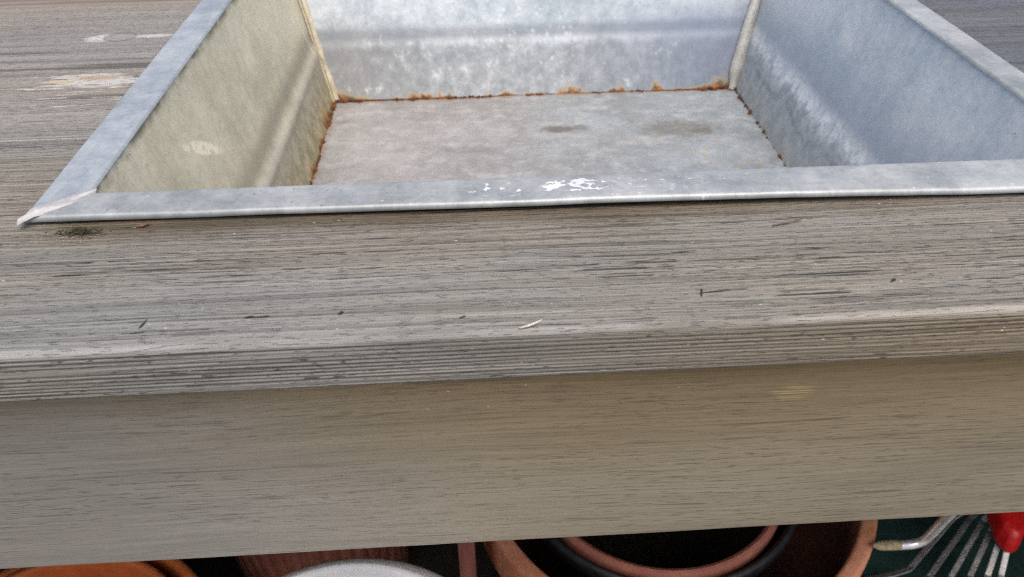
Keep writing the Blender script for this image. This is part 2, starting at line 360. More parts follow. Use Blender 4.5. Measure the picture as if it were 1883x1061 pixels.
        col = n.mix(n.mul(n.rng(brush, .5, .7), .25), col, n.mix(1.0, col, (.74, .76, .78), 'MULTIPLY'))
        gl = n.mul(n.rng(n.voro(uv, (170, 330, 1), off=(3, 1, 0)), .12, .07), n.rng(n.noise(uv, (26, 26, 1), 2), .50, .60))
        col = n.mix(n.mul(gl, .8), col, (.80, .82, .84))  # small glints painted as pale specks
        if kind == 'rimf':                                          # broken white marks
            wob = n.mul(n.add(n.noise(uv, (120, 150, 1), 3, .6), -.5), 1.4)
            ed = n.voro(uv, (190, 260, 1), 'DISTANCE_TO_EDGE'); fq = n.noise(uv, (150, 190, 1), 2, .5, (6, 2, 0), .8)
            m = n.mul(n.ell(uv, -.0145, -.0088, .0135, .0046, .10, wob), n.mul(n.rng(n.mth('ABSOLUTE', n.add(fq, -.47)), .10, .045), n.rng(mott, .25, .5, .6, 1.0)))
            m2 = n.mul(n.ell(uv, -.044, -.0098, .012, .0050, .3, wob), n.rng(n.noise(uv, (330, 420, 1), 2, .5, (8, 8, 0)), .60, .63))
            m3 = n.mul(n.ell(uv, .012, -.0092, .030, .006, .5), n.rng(n.noise(uv, (260, 520, 1), 3, .6), .60, .66))
            m = n.mth('MAXIMUM', m, n.mth('MAXIMUM', m2, n.mul(m3, .6)))
            col = n.mix(n.mul(m, .9), col, (.88, .88, .88)); rough = n.mth('MAXIMUM', rough, n.mul(m, .6)); h = n.add(h, n.mul(m, 1.5))
    col = n.mix(n.mul(pits, .55), col, (.13, .14, .14))
    return n.fin(col, rough, metal, n.bump(h, .0004, .5), .5)

def plain(name, c0, c1, scale, rough=.6, metal=0.0, bump=.0004, spec=.5, stretch=(1, 1, 1)):
    n = N(name); p = n.pos(); s = tuple(scale * q for q in stretch)
    a = n.noise(p, s, 4, .65); b = n.noise(p, tuple(6 * q for q in s), 3, .6, (3, 3, 3))
    t = n.add(n.mul(a, .65), n.mul(b, .35))
    return n.fin(n.mix(n.rng(t, .36, .64), c0, c1), n.rng(b, .3, .7, rough - .07, rough + .07), metal, n.bump(b, bump, .6), spec)

M = {}
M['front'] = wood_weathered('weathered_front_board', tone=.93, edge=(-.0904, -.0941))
M['left'] = wood_weathered('weathered_board_scuffed', left_scuffs=True, tone=1.08, seed=2.3, con=.5, tint=(1.02, 1.0, .96))
M['right'] = wood_weathered('weathered_board_cool', tone=.62, cool=.5, seed=5.1, tint=(.82, .95, 1.18), con=.6)
M['brown'] = plain('brown_board', (.15, .12, .095), (.26, .22, .18), 30, .7, stretch=(.1, 4, 4))
M['apron'] = wood_apron('apron_wood')
M['leg'] = plain('leg_wood', (.14, .12, .09), (.26, .23, .19), 30, .7, stretch=(4, 4, .15))
M['z_left'] = zinc('zinc_left', (.50, .465, .325), (.76, .705, .53), 'left')  # warm reflection painted into the olive patina
M['z_back'] = zinc('zinc_back', (.35, .41, .44), (.68, .735, .755), 'back')
M['z_right'] = zinc('zinc_right', (.46, .535, .595), (.74, .78, .79), 'right')  # bluish sky reflection painted into the base colour
M['z_front'] = zinc('zinc_front', (.36, .38, .40), (.50, .52, .53), 'right')
M['z_floor'] = zinc('zinc_floor', (.29, .285, .28), (.44, .435, .43), 'floor')
M['z_rim'] = zinc('zinc_rim', (.31, .35, .38), (.51, .55, .57), 'rim')
M['z_rimf'] = zinc('zinc_rim_front', (.27, .295, .300), (.50, .52, .515), 'rimf')
M['solder'] = plain('solder', (.37, .365, .365), (.50, .49, .485), 90, .52, .15)
M['sealant'] = plain('sealant', (.44, .38, .25), (.66, .59, .43), 120, .5, stretch=(1.6, 1.6, .25))
M['gusset'] = plain('gusset_zinc', (.38, .38, .345), (.54, .54, .50), 80, .5, .25)
M['rust'] = plain('rust', (.035, .016, .01), (.27, .085, .018), 260, .9, 0, .001)
M['rustdk'] = plain('rust_dark', (.035, .022, .016), (.16, .062, .02), 300, .9, 0, .001)
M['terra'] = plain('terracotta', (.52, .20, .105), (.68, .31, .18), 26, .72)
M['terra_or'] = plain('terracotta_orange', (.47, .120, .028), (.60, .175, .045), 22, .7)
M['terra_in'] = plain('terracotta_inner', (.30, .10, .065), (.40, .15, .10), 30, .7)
M['terra_dk'] = plain('terracotta_shaded', (.09, .036, .026), (.16, .062, .042), 25, .6)  # darker terracotta copy, shade inside the largest pot painted in
M['blackp'] = plain('black_plastic', (.010, .011, .013), (.022, .023, .026), 40, .45)
M['white'] = plain('white_plastic', (.84, .84, .84), (.90, .90, .90), 20, .38)
M['red'] = plain('red_plastic', (.55, .010, .010), (.70, .018, .014), 60, .35)
M['steel'] = plain('steel_tine', (.20, .20, .20), (.34, .34, .33), 120, .36, .85)
M['chrome'] = plain('bright_steel', (.72, .73, .74), (.88, .88, .88), 60, .26, .65, .0001)
M['rope'] = plain('corroded_end', (.25, .20, .10), (.52, .45, .28), 220, .8, .1)
M['teal'] = plain('green_plastic', (.010, .034, .030), (.018, .052, .046), 18, .5)
M['deep_shade'] = plain('painted_shade', (.012, .009, .007), (.04, .03, .022), 120, .95, 0, .004)  # dark colour standing in for shade under the bench and inside a pot
M['stake'] = plain('stake_wood', (.17, .055, .04), (.28, .10, .075), 40, .75, stretch=(4, 4, .2))
M['moss'] = plain('moss_dirt', (.022, .022, .014), (.105, .10, .062), 400, .95)
M['leaf'] = plain('dry_leaf', (.11, .055, .03), (.24, .125, .07), 300, .8)
M['stalk'] = plain('dry_stalk_brown', (.13, .09, .06), (.22, .16, .11), 300, .8)
M['splinter'] = plain('splinter_wood', (.42, .38, .32), (.66, .62, .56), 300, .75)
M['ground'] = plain('paving_ground', (.27, .235, .18), (.38, .34, .27), 6, .85, 0, .002)

# ------------------------------------------------------------------ setting
GZ = -.76
g = 30
gr = mesh('ground', [(-g, -g, GZ), (g, -g, GZ), (g, g, GZ), (-g, g, GZ)], [(0, 1, 2, 3)], M['ground'], smooth=False)
tag(gr, 'paved ground in the shade beneath the bench', kind='structure')

tag(mesh('shade_sheet', [(-.75, -.03, GZ + .004), (.80, -.03, GZ + .004), (.80, .60, GZ + .004), (-.75, .60, GZ + .004)], [(0, 1, 2, 3)], M['deep_shade'], smooth=False), 'dark sheet added under the bench to deepen the shade', kind='structure')  # sheet added to darken the shaded space below
# ------------------------------------------------------------------ the bench
bench = empty('potting_bench', (0, .2, GZ), 'weathered grey wooden potting bench with a metal tray sunk in its top', 'bench')
YF, T, J1, J2 = -.0928, .0206, .0632, .2624
TX0, TX1, TY0, TY1 = -.2145, .2145, -.0045, .4255          # opening cut for the tray

def board(name, x0, x1, y0, y1, mat, rf=.0015, dy=.002, dxf=None, disp=None, hole=None, dface=.0015, ztop=0.0, thick=T, parent=bench):
    """a plank along x: a rounded-rectangle ring swept along x; uv v equals y on the top face"""
    rb = .0012; pts = []                                             # (y, z, ny, nz, v)
    nt = max(2, int((y1 - y0 - rf - rb) / dy))
    for y in np.linspace(y1 - rb, y0 + rf, nt): pts.append((y, 0, 0, 1, y))
    na = 9
    for a in np.linspace(0, np.pi / 2, na)[1:]:
        pts.append((y0 + rf - rf * np.sin(a), -rf + rf * np.cos(a), -np.sin(a), np.cos(a), y0 + rf - rf * a))
    v1 = y0 + rf - rf * np.pi / 2; nf = max(2, int((thick - rf - rb) / dface))
    for z in np.linspace(-rf, -thick + rb, nf)[1:]: pts.append((y0, z, -1, 0, v1 + z + rf))
    v2 = v1 - (thick - rb - rf)
    for a in np.linspace(0, np.pi / 2, 4)[1:]:
        pts.append((y0 + rb - rb * np.cos(a), -thick + rb - rb * np.sin(a), -np.cos(a), -np.sin(a), v2 - rb * a))
    for y in np.linspace(y0 + rb, y1 - rb, 12)[1:]: pts.append((y, -thick, 0, -1, v2 - .003 - (y - y0)))
    for a in np.linspace(0, np.pi / 2, 4)[1:]:
        pts.append((y1 - rb + rb * np.sin(a), -thick + rb - rb * np.cos(a), np.sin(a), -np.cos(a), y1 + thick - rb * a))
    for z in np.linspace(-thick + rb, -rb, 4)[1:]: pts.append((y1, z, 1, 0, y1 - z))
    for a in np.linspace(0, np.pi / 2, 4)[1:-1]: pts.append((y1 - rb + rb * np.cos(a), -rb + rb * np.sin(a), np.cos(a), np.sin(a), y1 + rb - rb * a))
    P = np.array(pts)
    X = np.arange(x0, x1 + 1e-6, .02) if dxf is None else np.unique(np.concatenate([np.arange(x0, dxf[0], .012), np.arange(dxf[0], dxf[1], dxf[2]), np.arange(dxf[1], x1 + 1e-6, .012), [x1]]).round(6))
    nr, nc = len(P), len(X)
    xx = np.repeat(X[None], nr, 0); yy = np.repeat(P[:, :1], nc, 1); vv = np.repeat(P[:, 4:5], nc, 1)
    d, gv = (disp(xx, vv) if disp else (np.zeros_like(xx), np.zeros_like(xx)))
    vis = np.repeat((P[:, 3:4] > -.5) & (P[:, 2:3] < .5), nc, 1)
    d = np.where(vis, d, 0)
    V = np.stack([xx, yy + d * P[:, 2:3], ztop + P[:, 1:2] + d * P[:, 3:4]], -1).reshape(-1, 3)
    F = grid_faces(nr, nc, wrap_r=True)[:, ::-1]
    if hole:
        c = V[F].mean(1); k = (c[:, 0] > hole[0]) & (c[:, 0] < hole[1]) & (c[:, 1] > hole[2]) & (c[:, 1] < hole[3]); F = F[~k]
    F = F.tolist() + [[r * nc for r in range(nr)][::1], [r * nc + nc - 1 for r in range(nr)][::-1]]
    return mesh(name, V, F, mat, parent, np.stack([xx, vv], -1).reshape(-1, 2), {'groove': gv.reshape(-1)})

GOUGE = [
         (-.1750, -.0765, .004, .0006, 0), (-.151, -.0835, .010, .0006, 0), (.032, -.075, .006, .0006, .1), (-.245, -.028, .012, .0007, 0), (.055, -.077, .008, .0007, .15)]
def front_disp(x, v):
    e1 = -.0944
    face = sst(e1 + .0006, e1 - .0006, v); top = sst(-.0902, -.0885, v)
    wp = (fbm(x * 5, v * 20, 2, 3) - .5) * .005
    a = fbm(x * 14, (v + wp) * 800, 1, 5); patch = sst(.36, .6, fbm(x * 6, v * 34, 3, 8))
    g = sst(.30, .16, a) * (.25 + .75 * patch) * top
    vw = v + wp * .30 + .0011 * (fbm(x * 3, v * 210, 2, 31) - .5)
    amp = sst(.22, .62, fbm(x * 9, v * 420, 2, 12))
    gf = (.5 + .5 * np.sin(2 * np.pi * vw / .00165))**2.2 * (.22 + .78 * amp) * face
    k = fbm(x * 330, (v + wp) * 1100, 1, 44); gf = np.maximum(gf, .8 * sst(.12, .05, k) * face)
    gg = np.zeros_like(x)
    for cx, cy, rx, ry, sl in GOUGE:
        q = np.hypot((x - cx - sl * (v - cy)) / rx, (v - cy) / ry); gg = np.maximum(gg, sst(1.15, .45, q))
    ln = np.exp(-((v - e1 + .0005 + .0006 * (fbm(x * 9, x * 0, 3, 66) - .5)) / .00035)**2) * sst(.35, .6, fbm(x * 12, x * 0, 3, 67)); gf = np.maximum(gf, ln)
    d = -.00022 * g - .00036 * gf - .0010 * gg + .00035 * (fbm(x * 2.5, v * 60, 2, 21) - .5) * (top + face)
    d = d + (1 - top) * (1 - face) * .0017 * (fbm(x * 26, v * 120, 4, 77) - .60)
    d = d + .00055 * (fbm(x * 16, v * 0, 3, 6) - .5) * face * sst(-.112, -.118, v)
    return d, np.clip(.55 * g + (.70 + .40 * sst(.05, -.2, x)) * gf + 1.6 * gg, 0, 1)
def plain_disp(seed):
    def f(x, v):
        wp = (fbm(x * 5, v * 20, 2, seed + 3) - .5) * .005
        a = fbm(x * 9, (v + wp) * 240, 2, seed + 5); g = sst(.36, .24, a) * sst(.4, .62, fbm(x * 5, v * 30, 3, seed + 8))
        return -.0002 * g + .0005 * (fbm(x * 2.5, v * 40, 2, seed) - .5), g * .7
    return f
X0, X1 = -.60, .66
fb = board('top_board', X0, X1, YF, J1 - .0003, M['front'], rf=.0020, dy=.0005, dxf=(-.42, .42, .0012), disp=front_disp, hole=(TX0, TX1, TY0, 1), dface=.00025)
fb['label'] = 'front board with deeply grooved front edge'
board('top_board', X0, TX0, J1 + .0003, J2 - .0004, M['left'], rf=.0008, dy=.0012, dxf=(-.42, TX0, .003), disp=plain_disp(40))
board('top_board', TX1, X1, J1 + .0003, J2 - .0004, M['right'], rf=.0008, dy=.0012, dxf=(TX1, .42, .003), disp=plain_disp(60))
board('top_board', X0, TX0, J2 + .0008, TY1 + .03, M['brown'], rf=.0014)
board('top_board', TX1, X1, J2 + .0008, TY1 + .03, M['right'], rf=.0014, disp=plain_disp(80))
board('top_board', X0, X1, TY1 + .0315, TY1 + .13, M['brown'], rf=.0014)
def apron_disp(x, v):
    d = .0006 * (fbm(x * 3, v * 25, 2, 90) - .5)
    return d + .0009 * (fbm(x * 14, v * 3, 3, 93) - .5) * sst(-.180, -.186, v), np.zeros_like(x)
board('apron', X0 + .03, X1 - .03, YF + .0120, YF + .0320, M['apron'], rf=.0008, dxf=(-.42, .42, .004), dface=.0012, ztop=-T - .0002, thick=.1062, disp=lambda x, v: (apron_disp(x, v)[0], np.zeros_like(x)))
def box(name, a, b, mat, parent, bev=.002):
    a = np.array(a, float); b = np.array(b, float); V = []
    me = bpy.data.meshes.new(name)
    import bmesh
    bm = bmesh.new(); bmesh.ops.create_cube(bm, size=1)
    for q in bm.verts: q.co = Vector(((a + b) / 2 + np.array(q.co) * (b - a)))
    bmesh.ops.bevel(bm, geom=bm.edges[:], offset=bev, segments=2, affect='EDGES')
    bm.to_mesh(me); bm.free(); me.materials.append(mat)
    o = bpy.data.objects.new(name, me); scn.collection.objects.link(o); o.parent = parent
    if parent is not None and parent.parent is None: o.location = -parent.location
    return o
for sx in (X0 + .03, X1 - .075):
    for sy in (YF + .0335, TY1 + .07):
        box('leg', (sx, sy, GZ), (sx + .045, sy + .045, -T - .0005), M['leg'], bench)
box('added_back_blocker', (X0 + .03, TY1 + .119, GZ + .02), (X1 - .03, TY1 + .13, -T - .0006), M['leg'], bench)  # unseen panel added to block light under the bench
for sx in (X0 + .02, X1 - .03): box('added_side_blocker', (sx, YF + .075, GZ + .02), (sx + .009, TY1 + .118, -T - .0007), M['leg'], bench)  # unseen panels added to keep side light out
box('back_rail', (X0 + .08, TY1 + .10, -T - .09), (X1 - .08, TY1 + .118, -T - .0006), M['leg'], bench)

# ------------------------------------------------------------------ the tray
tray = empty('metal_tray', (0, .21, -.122), 'galvanised metal tray with rusted seams sunk into the bench top', 'tray')
HX, DI, S, SD, ZF, RIM = .21, .4218, .0341, .0525, .1205, .0050
ca, sa = math.cos(-.0035), math.sin(-.0035)
def rotz(V):
    V = np.asarray(V, float).copy(); x, y = V[..., 0].copy(), V[..., 1].copy()
    V[..., 0] = ca * x - sa * y; V[..., 1] = sa * x + ca * y; return V
def wall(side, mat):
    nu, nv = 90, 80; u = np.linspace(0, 1, nu); h = np.linspace(0, 1, nv)         # h up from floor
    U, Hh = np.meshgrid(u, h); z = -ZF + Hh * (ZF + RIM - .0012)
    k = np.clip(-z / ZF, -.05, 1)                                                  # 0 at top, 1 at floor
    hm = Hh * ZF
    bead = {'back': .0004, 'right': .0008, 'front': .001, 'left': .0022}[side] * np.exp(-((hm - .0385) / .0045)**2) + (.0008 if side == 'back' else .0016) * sst(.046, .030, hm)
    ins = bead + .0012 * (fbm(U * 4, Hh * 3, 2, hash(side) % 7 + 3) - .5)
    fade = np.sin(np.pi * np.clip(U, 0, 1))**.25
    ins = ins * fade
    if side in ('left', 'right'):
        sx = -1 if side == 'left' else 1
        y0 = SD * k; y1 = DI - SD * k; y = y0 + (y1 - y0) * U; x = sx * (HX - S * k - ins)
        uv = np.stack([y, hm * 1.0], -1)
    else:
        x0 = -HX + S * k; x = x0 + (-2 * x0) * U
        y = (DI - SD * k - ins) if side == 'back' else (SD * k + ins)
        uv = np.stack([x + .21, hm], -1)
    V = rotz(np.stack([x, y, z], -1)).reshape(-1, 3)
    o = mesh('wall_panel', V, grid_faces(nv, nu), mat, tray, uv.reshape(-1, 2)); return o
w_l = wall('left', M['z_left']); w_l['label'] = 'olive yellow side panel, warm reflection painted into its patina'
w_b = wall('back', M['z_back']); w_b['label'] = 'pale back panel with a dark line above the crease'
w_r = wall('right', M['z_right']); w_r['label'] = 'bluish side panel with a chalky white tide mark'
wall('front', M['z_front'])
nu = 60; u = np.linspace(0, 1, nu); U, Vv = np.meshgrid(u, u)
fx = (-HX + S) + 2 * (HX - S) * U; fy = SD + (DI - 2 * SD) * Vv
fz = -ZF + .0018 * (fbm(U * 4, Vv * 4, 3, 5) - .5)
mesh('tray_floor', rotz(np.stack([fx, fy, fz], -1)).reshape(-1, 3), grid_faces(nu, nu), M['z_floor'], tray, np.stack([fx, fy], -1).reshape(-1, 2))
# rim: four folded strips, mitred at the corners: inner bend, flat, outer bend and a short down-turned lip
OX0, OX1, OY0 = .2300, .2290, None
def outer_front(x): return -.0160 - .0066 * sst(-.23, .19, x)
def rim(side, mat):
    prof = []                                                        # (t across 0..1, z)
    for a in np.linspace(np.pi / 2, 0, 5): prof.append((.07 * (1 - math.sin(a)) - .02, RIM - .0014 * math.sin(a) ** 2))
    for t in (.12, .3, .5, .7, .86): prof.append((t, RIM - .0009 * t))
    for a in np.linspace(0, np.pi / 2, 6): prof.append((.90 + .10 * math.sin(a), RIM - .0009 - .0016 * (1 - math.cos(a))))
    prof += [(1.005, RIM - .0034), (.985, RIM - .0037), (.90, RIM - .0034)]
    prof = np.array(prof); nl = 140; s = np.linspace(0, 1, nl)
    tt = prof[:, :1]; lip = np.clip((tt - .8) / .2, 0, 1)
    if side == 'front':
        xi = -HX + 2 * HX * s; xo = -.2300 + (.2300 + .2290) * s
        x = xi + (xo - xi) * tt; yo = outer_front(xo) + .0009 * (fbm(s * 12, s * 0, 3, 4) - .5); y = 0 + yo * tt
        lift = .0013 * np.exp(-((s - .62) / .22)**2) + .0010 * (fbm(s * 9, s * 0, 3, 9) - .5)
    elif side == 'back':
        xi = -HX + 2 * HX * s; xo = -.2300 + .459 * s; x = xi + (xo - xi) * tt; y = DI + .020 * tt; lift = 0 * s
    else:
        sx = -1 if side == 'left' else 1
        o0 = -.0160 if side == 'left' else -.0226
        yi = DI * s; yo = o0 + (DI + .020 - o0) * s; y = yi + (yo - yi) * tt
        ww = .0200 if side == 'left' else .0190
        x = sx * (HX + ww * tt * np.ones_like(y)); lift = 0 * s + .0004 * (fbm(s * 6, s * 0, 2, 19) - .5)
    z = prof[:, 1:2] + lift[None] * np.clip(tt, 0, 1)
    x, y, z = np.broadcast_arrays(x, y, z)
    V = rotz(np.stack([x, y, z], -1))
    F = grid_faces(len(prof), nl)
    if side in ('back', 'left'): F = F[:, ::-1]
    o = mesh('rim_strip', V.reshape(-1, 3), F, mat, tray, V[..., :2].reshape(-1, 2)); return o
rf_ = rim('front', M['z_rimf']); rf_['label'] = 'front rim strip with broken white marks'
rim('back', M['z_rim']); rim('left', M['z_rim']); rim('right', M['z_rimf'])
# soldered mitre at the near left corner
sn = 26; sc = 9; V = []
A, B = np.array([-.2312, -.0172]), np.array([-.2075, .0018])
dirv = (B - A) / np.linalg.norm(B - A); nor = np.array([-dirv[1], dirv[0]])
for i in range(sn):
    s = i / (sn - 1); wdt = .0036 * (math.sin(math.pi * min(1, .12 + s * .86)) ** .6) + .0003
    for j in range(sc):
        q = j / (sc - 1) * 2 - 1
        p = A + (B - A) * s + nor * wdt * q + dirv * .001 * math.sin(7 * s + 2 * q)
        z = RIM + .0005 * (1 - q * q) - .0007 * abs(q) + .0003 * math.sin(q * 5 + s * 9) - .0018 * max(0, 1 - s * 5)
        V.append((p[0], p[1], z))
mesh('corner_solder', rotz(V), grid_faces(sn, sc)[:, ::-1], M['solder'], tray)
def edge_pt(cx, cy, h): 
    k = 1 - h; return np.array([cx * (HX - S * k), (DI - SD * k) if cy > 0 else SD * k, -ZF + h * ZF])
# sealant beads down the back left corner, folded gusset in the back right corner
V = []; sb = 60
for i, h in enumerate(np.linspace(0, 1, sb)):
    p = edge_pt(-1, 1, h); a_ = .0050 + .0024 * (vn(h * 14, 1.5, 3) - .5) + .0016 * (vn(h * 40, 2.5, 4) - .5); b_ = .0036 + .0028 * (vn(h * 12, 7.5, 5) - .5)
    for dx, dy in ((.0002, -a_), (.0012, -a_ * .72), (.0016, -a_ * .42), (.0012, -.0024), (.0026, -.0014), (b_ * .8, -.0012), (b_ + .001, .0002)):
        V.append(rotz(p + np.array([dx + .0003, dy - .0003, .0006])))
mesh('sealant_bead', V, grid_faces(sb, 7), M['sealant'], tray)
V = []; gn = 30
for h in np.linspace(0.0, 1, gn):
    p = edge_pt(1, 1, h); w0 = .0052 + .0030 * sst(.9, .15, h) - .003 * sst(.14, 0, h)
    for q, lift in ((-1, 0), (-.8, .0016), (0, .0024), (.8, .0014), (1, 0)):
        dx = -w0 * .62 + w0 * .62 * q; dy = -w0 * .30 * (1 + q * .5)
        V.append(p + np.array([dx - lift * .5, dy - lift - .0008, .0008]))
mesh('corner_gusset', rotz(V), grid_faces(gn, 5), M['gusset'], tray)
# crumbs of rust along the seams
ico_v = [(0, 0, 1), (.89, 0, .45), (.28, .85, .45), (-.72, .53, .45), (-.72, -.53, .45), (.28, -.85, .45), (.72, .53, -.45), (-.28, .85, -.45), (-.89, 0, -.45), (-.28, -.85, -.45), (.72, -.53, -.45), (0, 0, -1)]
ico_f = [(0, 1, 2), (0, 2, 3), (0, 3, 4), (0, 4, 5), (0, 5, 1), (1, 6, 2), (2, 7, 3), (3, 8, 4), (4, 9, 5), (5, 10, 1), (6, 7, 2), (7, 8, 3), (8, 9, 4), (9, 10, 5), (10, 6, 1), (11, 7, 6), (11, 8, 7), (11, 9, 8), (11, 10, 9), (11, 6, 10)]
def crumbs(name, items, mat, parent, label=None):
    V = []; F = []
    for (p, r) in items:
        b = len(V); sc = np.array([random.uniform(.7, 1.4), random.uniform(.7, 1.3), random.uniform(.4, .8)]) * r
        for q in ico_v: V.append(np.array(p) + np.array(q) * sc * random.uniform(.7, 1.3))
        F += [tuple(b + i for i in f) for f in ico_f]
    o = mesh(name, V, F, mat, parent, smooth=False); o['kind'] = 'stuff'
    return o
rnd = random.Random(3)
def seam(a, b, n, centres, sp, side):
    out = []
    for _ in range(n):
        t = min(1, max(0, rnd.gauss(rnd.choice(centres), sp))) if rnd.random() < .93 else rnd.random()
        p = a + (b - a) * t + np.array(side) * abs(rnd.gauss(0, .0011)); p[2] += rnd.uniform(0, .0014)
        out.append((rotz(p), rnd.uniform(.0004, .0009) if rnd.random() < .68 else rnd.uniform(.0010, .0024)))
    return out
bl, br = edge_pt(-1, 1, 0), edge_pt(1, 1, 0); fl_, fr = edge_pt(-1, -1, 0), edge_pt(1, -1, 0)
crumbs('rust_crust', seam(bl, br, 150, [.0, .0, .01, .02, .03, .045, .06, .20, .34, .49, .50, .75, .92, .95, .98, .99], .008, (0, -1, 0)), M['rust'], tray)
crumbs('rust_crust', seam(bl, br, 130, [.02, .04, .05, .31, .37, .52, .64, .66, .74, .94, .97], .012, (0, -1, 0)), M['rustdk'], tray)
crumbs('rust_crust', seam(bl, fl_, 170, [.0, .0, .02, .05, .10, .13, .16, .27, .36, .45, .6], .014, (1, 0, 0)), M['rust'], tray)
crumbs('rust_crust', seam(bl, fl_, 70, [.05, .13, .2, .33, .4], .03, (1, 0, 0)), M['rustdk'], tray)
crumbs('rust_crust', seam(br, fr, 100, [.04, .08, .12, .16, .25, .33, .42], .02, (-1, 0, 0)), M['rustdk'], tray)
# dark seam line where the floor is lapped
for a, b, off in ((bl, br, (0, -.0003, .0004)), (bl, fl_, (.0003, 0, .0004)), (br, fr, (-.0003, 0, .0004))):
    pts = [rotz(a + (b - a) * t + np.array(off)) for t in np.linspace(0, 1, 60)]
    tube('seam', pts, [.00045 * (.7 + .6 * rnd.random()) for _ in range(60)], M['rustdk'], tray, 6, up=(.3, .4, 1))

# ------------------------------------------------------------------ bits lying on the bench
def clump(name, c, spread, n, rmin, rmax, mat, label, cat):
    it = []
    for _ in range(n):
        a = rnd.uniform(0, 6.28); r = abs(rnd.gauss(0, .55))
        p = np.array([c[0] + spread[0] * r * math.cos(a), c[1] + spread[1] * r * math.sin(a), 0]); rad = rnd.uniform(rmin, rmax)
        p[2] = rad * .3 + max(0, spread[2] * (1 - r) * rnd.random()); it.append((p, rad))
    o = crumbs(name, it, mat, None); return tag(o, label, cat, kind='stuff')
clump('moss', (-.2065, -.0215), (.0085, .0030, .0025), 700, .00012, .0005, M['moss'], 'dark mossy dirt clump under the near left corner of the tray rim', 'moss')
clump('grit', (-.212, -.025), (.015, .0045, .0002), 45, .00010, .00022, M['splinter'], 'pale sandy grit scattered below the near left tray corner', 'grit')
def chip(name, c, L, Wd, ang, mat, label, cat, lift=.0008):
    V = []; n = 9
    for i in range(n):
        s = i / (n - 1) - .5; w = Wd * math.cos(s * 2.8) ** .8 * (1 + .3 * math.sin(i * 2.1))
        for q in (-1, 0, 1):
            x, y = s * L, q * w / 2
            V.append((c[0] + x * math.cos(ang) - y * math.sin(ang), c[1] + x * math.sin(ang) + y * math.cos(ang), .0005 + lift * (s + .5) ** 2 + .0004 * (q == 0)))
    o = mesh(name, V, grid_faces(n, 3), mat); m = o.modifiers.new('solid', 'SOLIDIFY'); m.thickness = .0003; m.offset = 0
    return tag(o, label, cat)
chip('leaf_fragment', (-.1835, -.0190), .0045, .0018, .15, M['leaf'], 'small rusty brown leaf fragment under the front tray lip', 'leaf')
chip('wood_splinter', (-.0385, -.0905), .008, .0008, .22, M['splinter'], 'pale lifted splinter on the worn front edge of the board', 'splinter', .0016)
chip('dry_stalk', (.064, -.0362), .0125, .0005, .20, M['stalk'], 'thin brown dry stalk on the board near the front rim', 'stalk')
# ------------------------------------------------------------------ under the bench
def pot(name, c, R0, h, zr, mat, label, cat, rimh=.045, wall_t=.012, taper=.72, group=None, rimw=.010, flutes=None, bmat=None):
    root = empty(name, (c[0], c[1], zr - h), label, cat, group)
    ob = R0 - rimw
    body = [(0, -h), (ob * taper * .97, -h), (ob * taper, -h + .004), (ob - .002, -rimh - .001), (ob, -rimh)]
    fw = np.array([0, 0, 1, 1, 1.0])
    bi = [(ob - wall_t, -rimh), (ob * taper - wall_t, -h + wall_t), (0, -h + wall_t)]
    pr = body + bi
    fl = (flutes[0], flutes[1], np.array([0, 0, 1, 1, 1, 0, 0, 0.])) if flutes else None
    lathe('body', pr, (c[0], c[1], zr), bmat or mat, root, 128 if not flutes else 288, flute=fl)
    r = [(ob - .004, -rimh), (R0 - .004, -rimh), (R0 - .001, -rimh + .002)]
    r += [(R0 + .001 * 0, -.005)] + [(R0 - .005 + .005 * math.cos(a), -.005 + .005 * math.sin(a)) for a in np.linspace(.2, math.pi / 2, 6)]
    ri = R0 - rimw - wall_t * .75
    r += [(ri + .004 - .004 * math.sin(a), -.004 + .004 * math.cos(a)) for a in np.linspace(0, math.pi / 2, 6)] + [(ri - .003, -rimh * .9), (ob - wall_t * .6, -rimh * 1.02)]
    lathe('rim', r, (c[0], c[1], zr), mat, root, 160)
    return root
pot('terracotta_pot', (.1165, .2115), .1868, .325, -.42, M['terra'], 'largest terracotta pot with other pots nested inside it', 'pot', .05, .010, .70, group='terracotta pots stored under the bench', rimw=.007, bmat=M['terra_dk'])  # dark body colour paints the shade inside
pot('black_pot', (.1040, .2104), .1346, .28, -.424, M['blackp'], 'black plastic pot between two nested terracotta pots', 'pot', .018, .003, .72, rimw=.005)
pot('terracotta_pot', (.1025, .2030), .1176, .22, -.42, M['terra_in'], 'small terracotta pot innermost of the nested pots', 'pot', .03, .008, .74, group='terracotta pots stored under the bench', rimw=.0025, bmat=M['deep_shade'])  # near-black body colour stands in for shade inside the pot
pot('terracotta_pot', (-.445, .081), .120, .24, -.50, M['terra_or'], 'orange terracotta pot nested inside another at far left', 'pot', .04, .008, .74, group='terracotta pots stored under the bench', rimw=.003)
pot('terracotta_pot', (-.443, .083), .139, .25, -.51, M['terra_or'], 'outer orange terracotta pot holding a smaller one at far left', 'pot', .04, .008, .76, group='terracotta pots stored under the bench', rimw=.004)
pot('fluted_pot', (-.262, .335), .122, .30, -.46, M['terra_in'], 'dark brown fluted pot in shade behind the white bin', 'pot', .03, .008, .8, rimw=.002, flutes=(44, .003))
# white bucket with a domed lid
bk = empty('white_bin', (-.1321, -.1058, GZ), 'tall round white plastic bin with a lid below the bench front', 'bin')
bc = (-.1321, -.1058, -.22)
lathe('body', [(0, -.54), (.070, -.54), (.072, -.537), (.0855, -.02), (.0855, -.008)], bc, M['white'], bk, 128)
lathe('lid', [(.0875, -.023), (.0905, -.022), (.0911, -.009), (.0903, -.006), (.0875, -.003), (.0815, .0022), (.080, .0026), (.0784, .002), (.0757, .0016), (.0, .0013)], bc, M['white'], bk, 160)
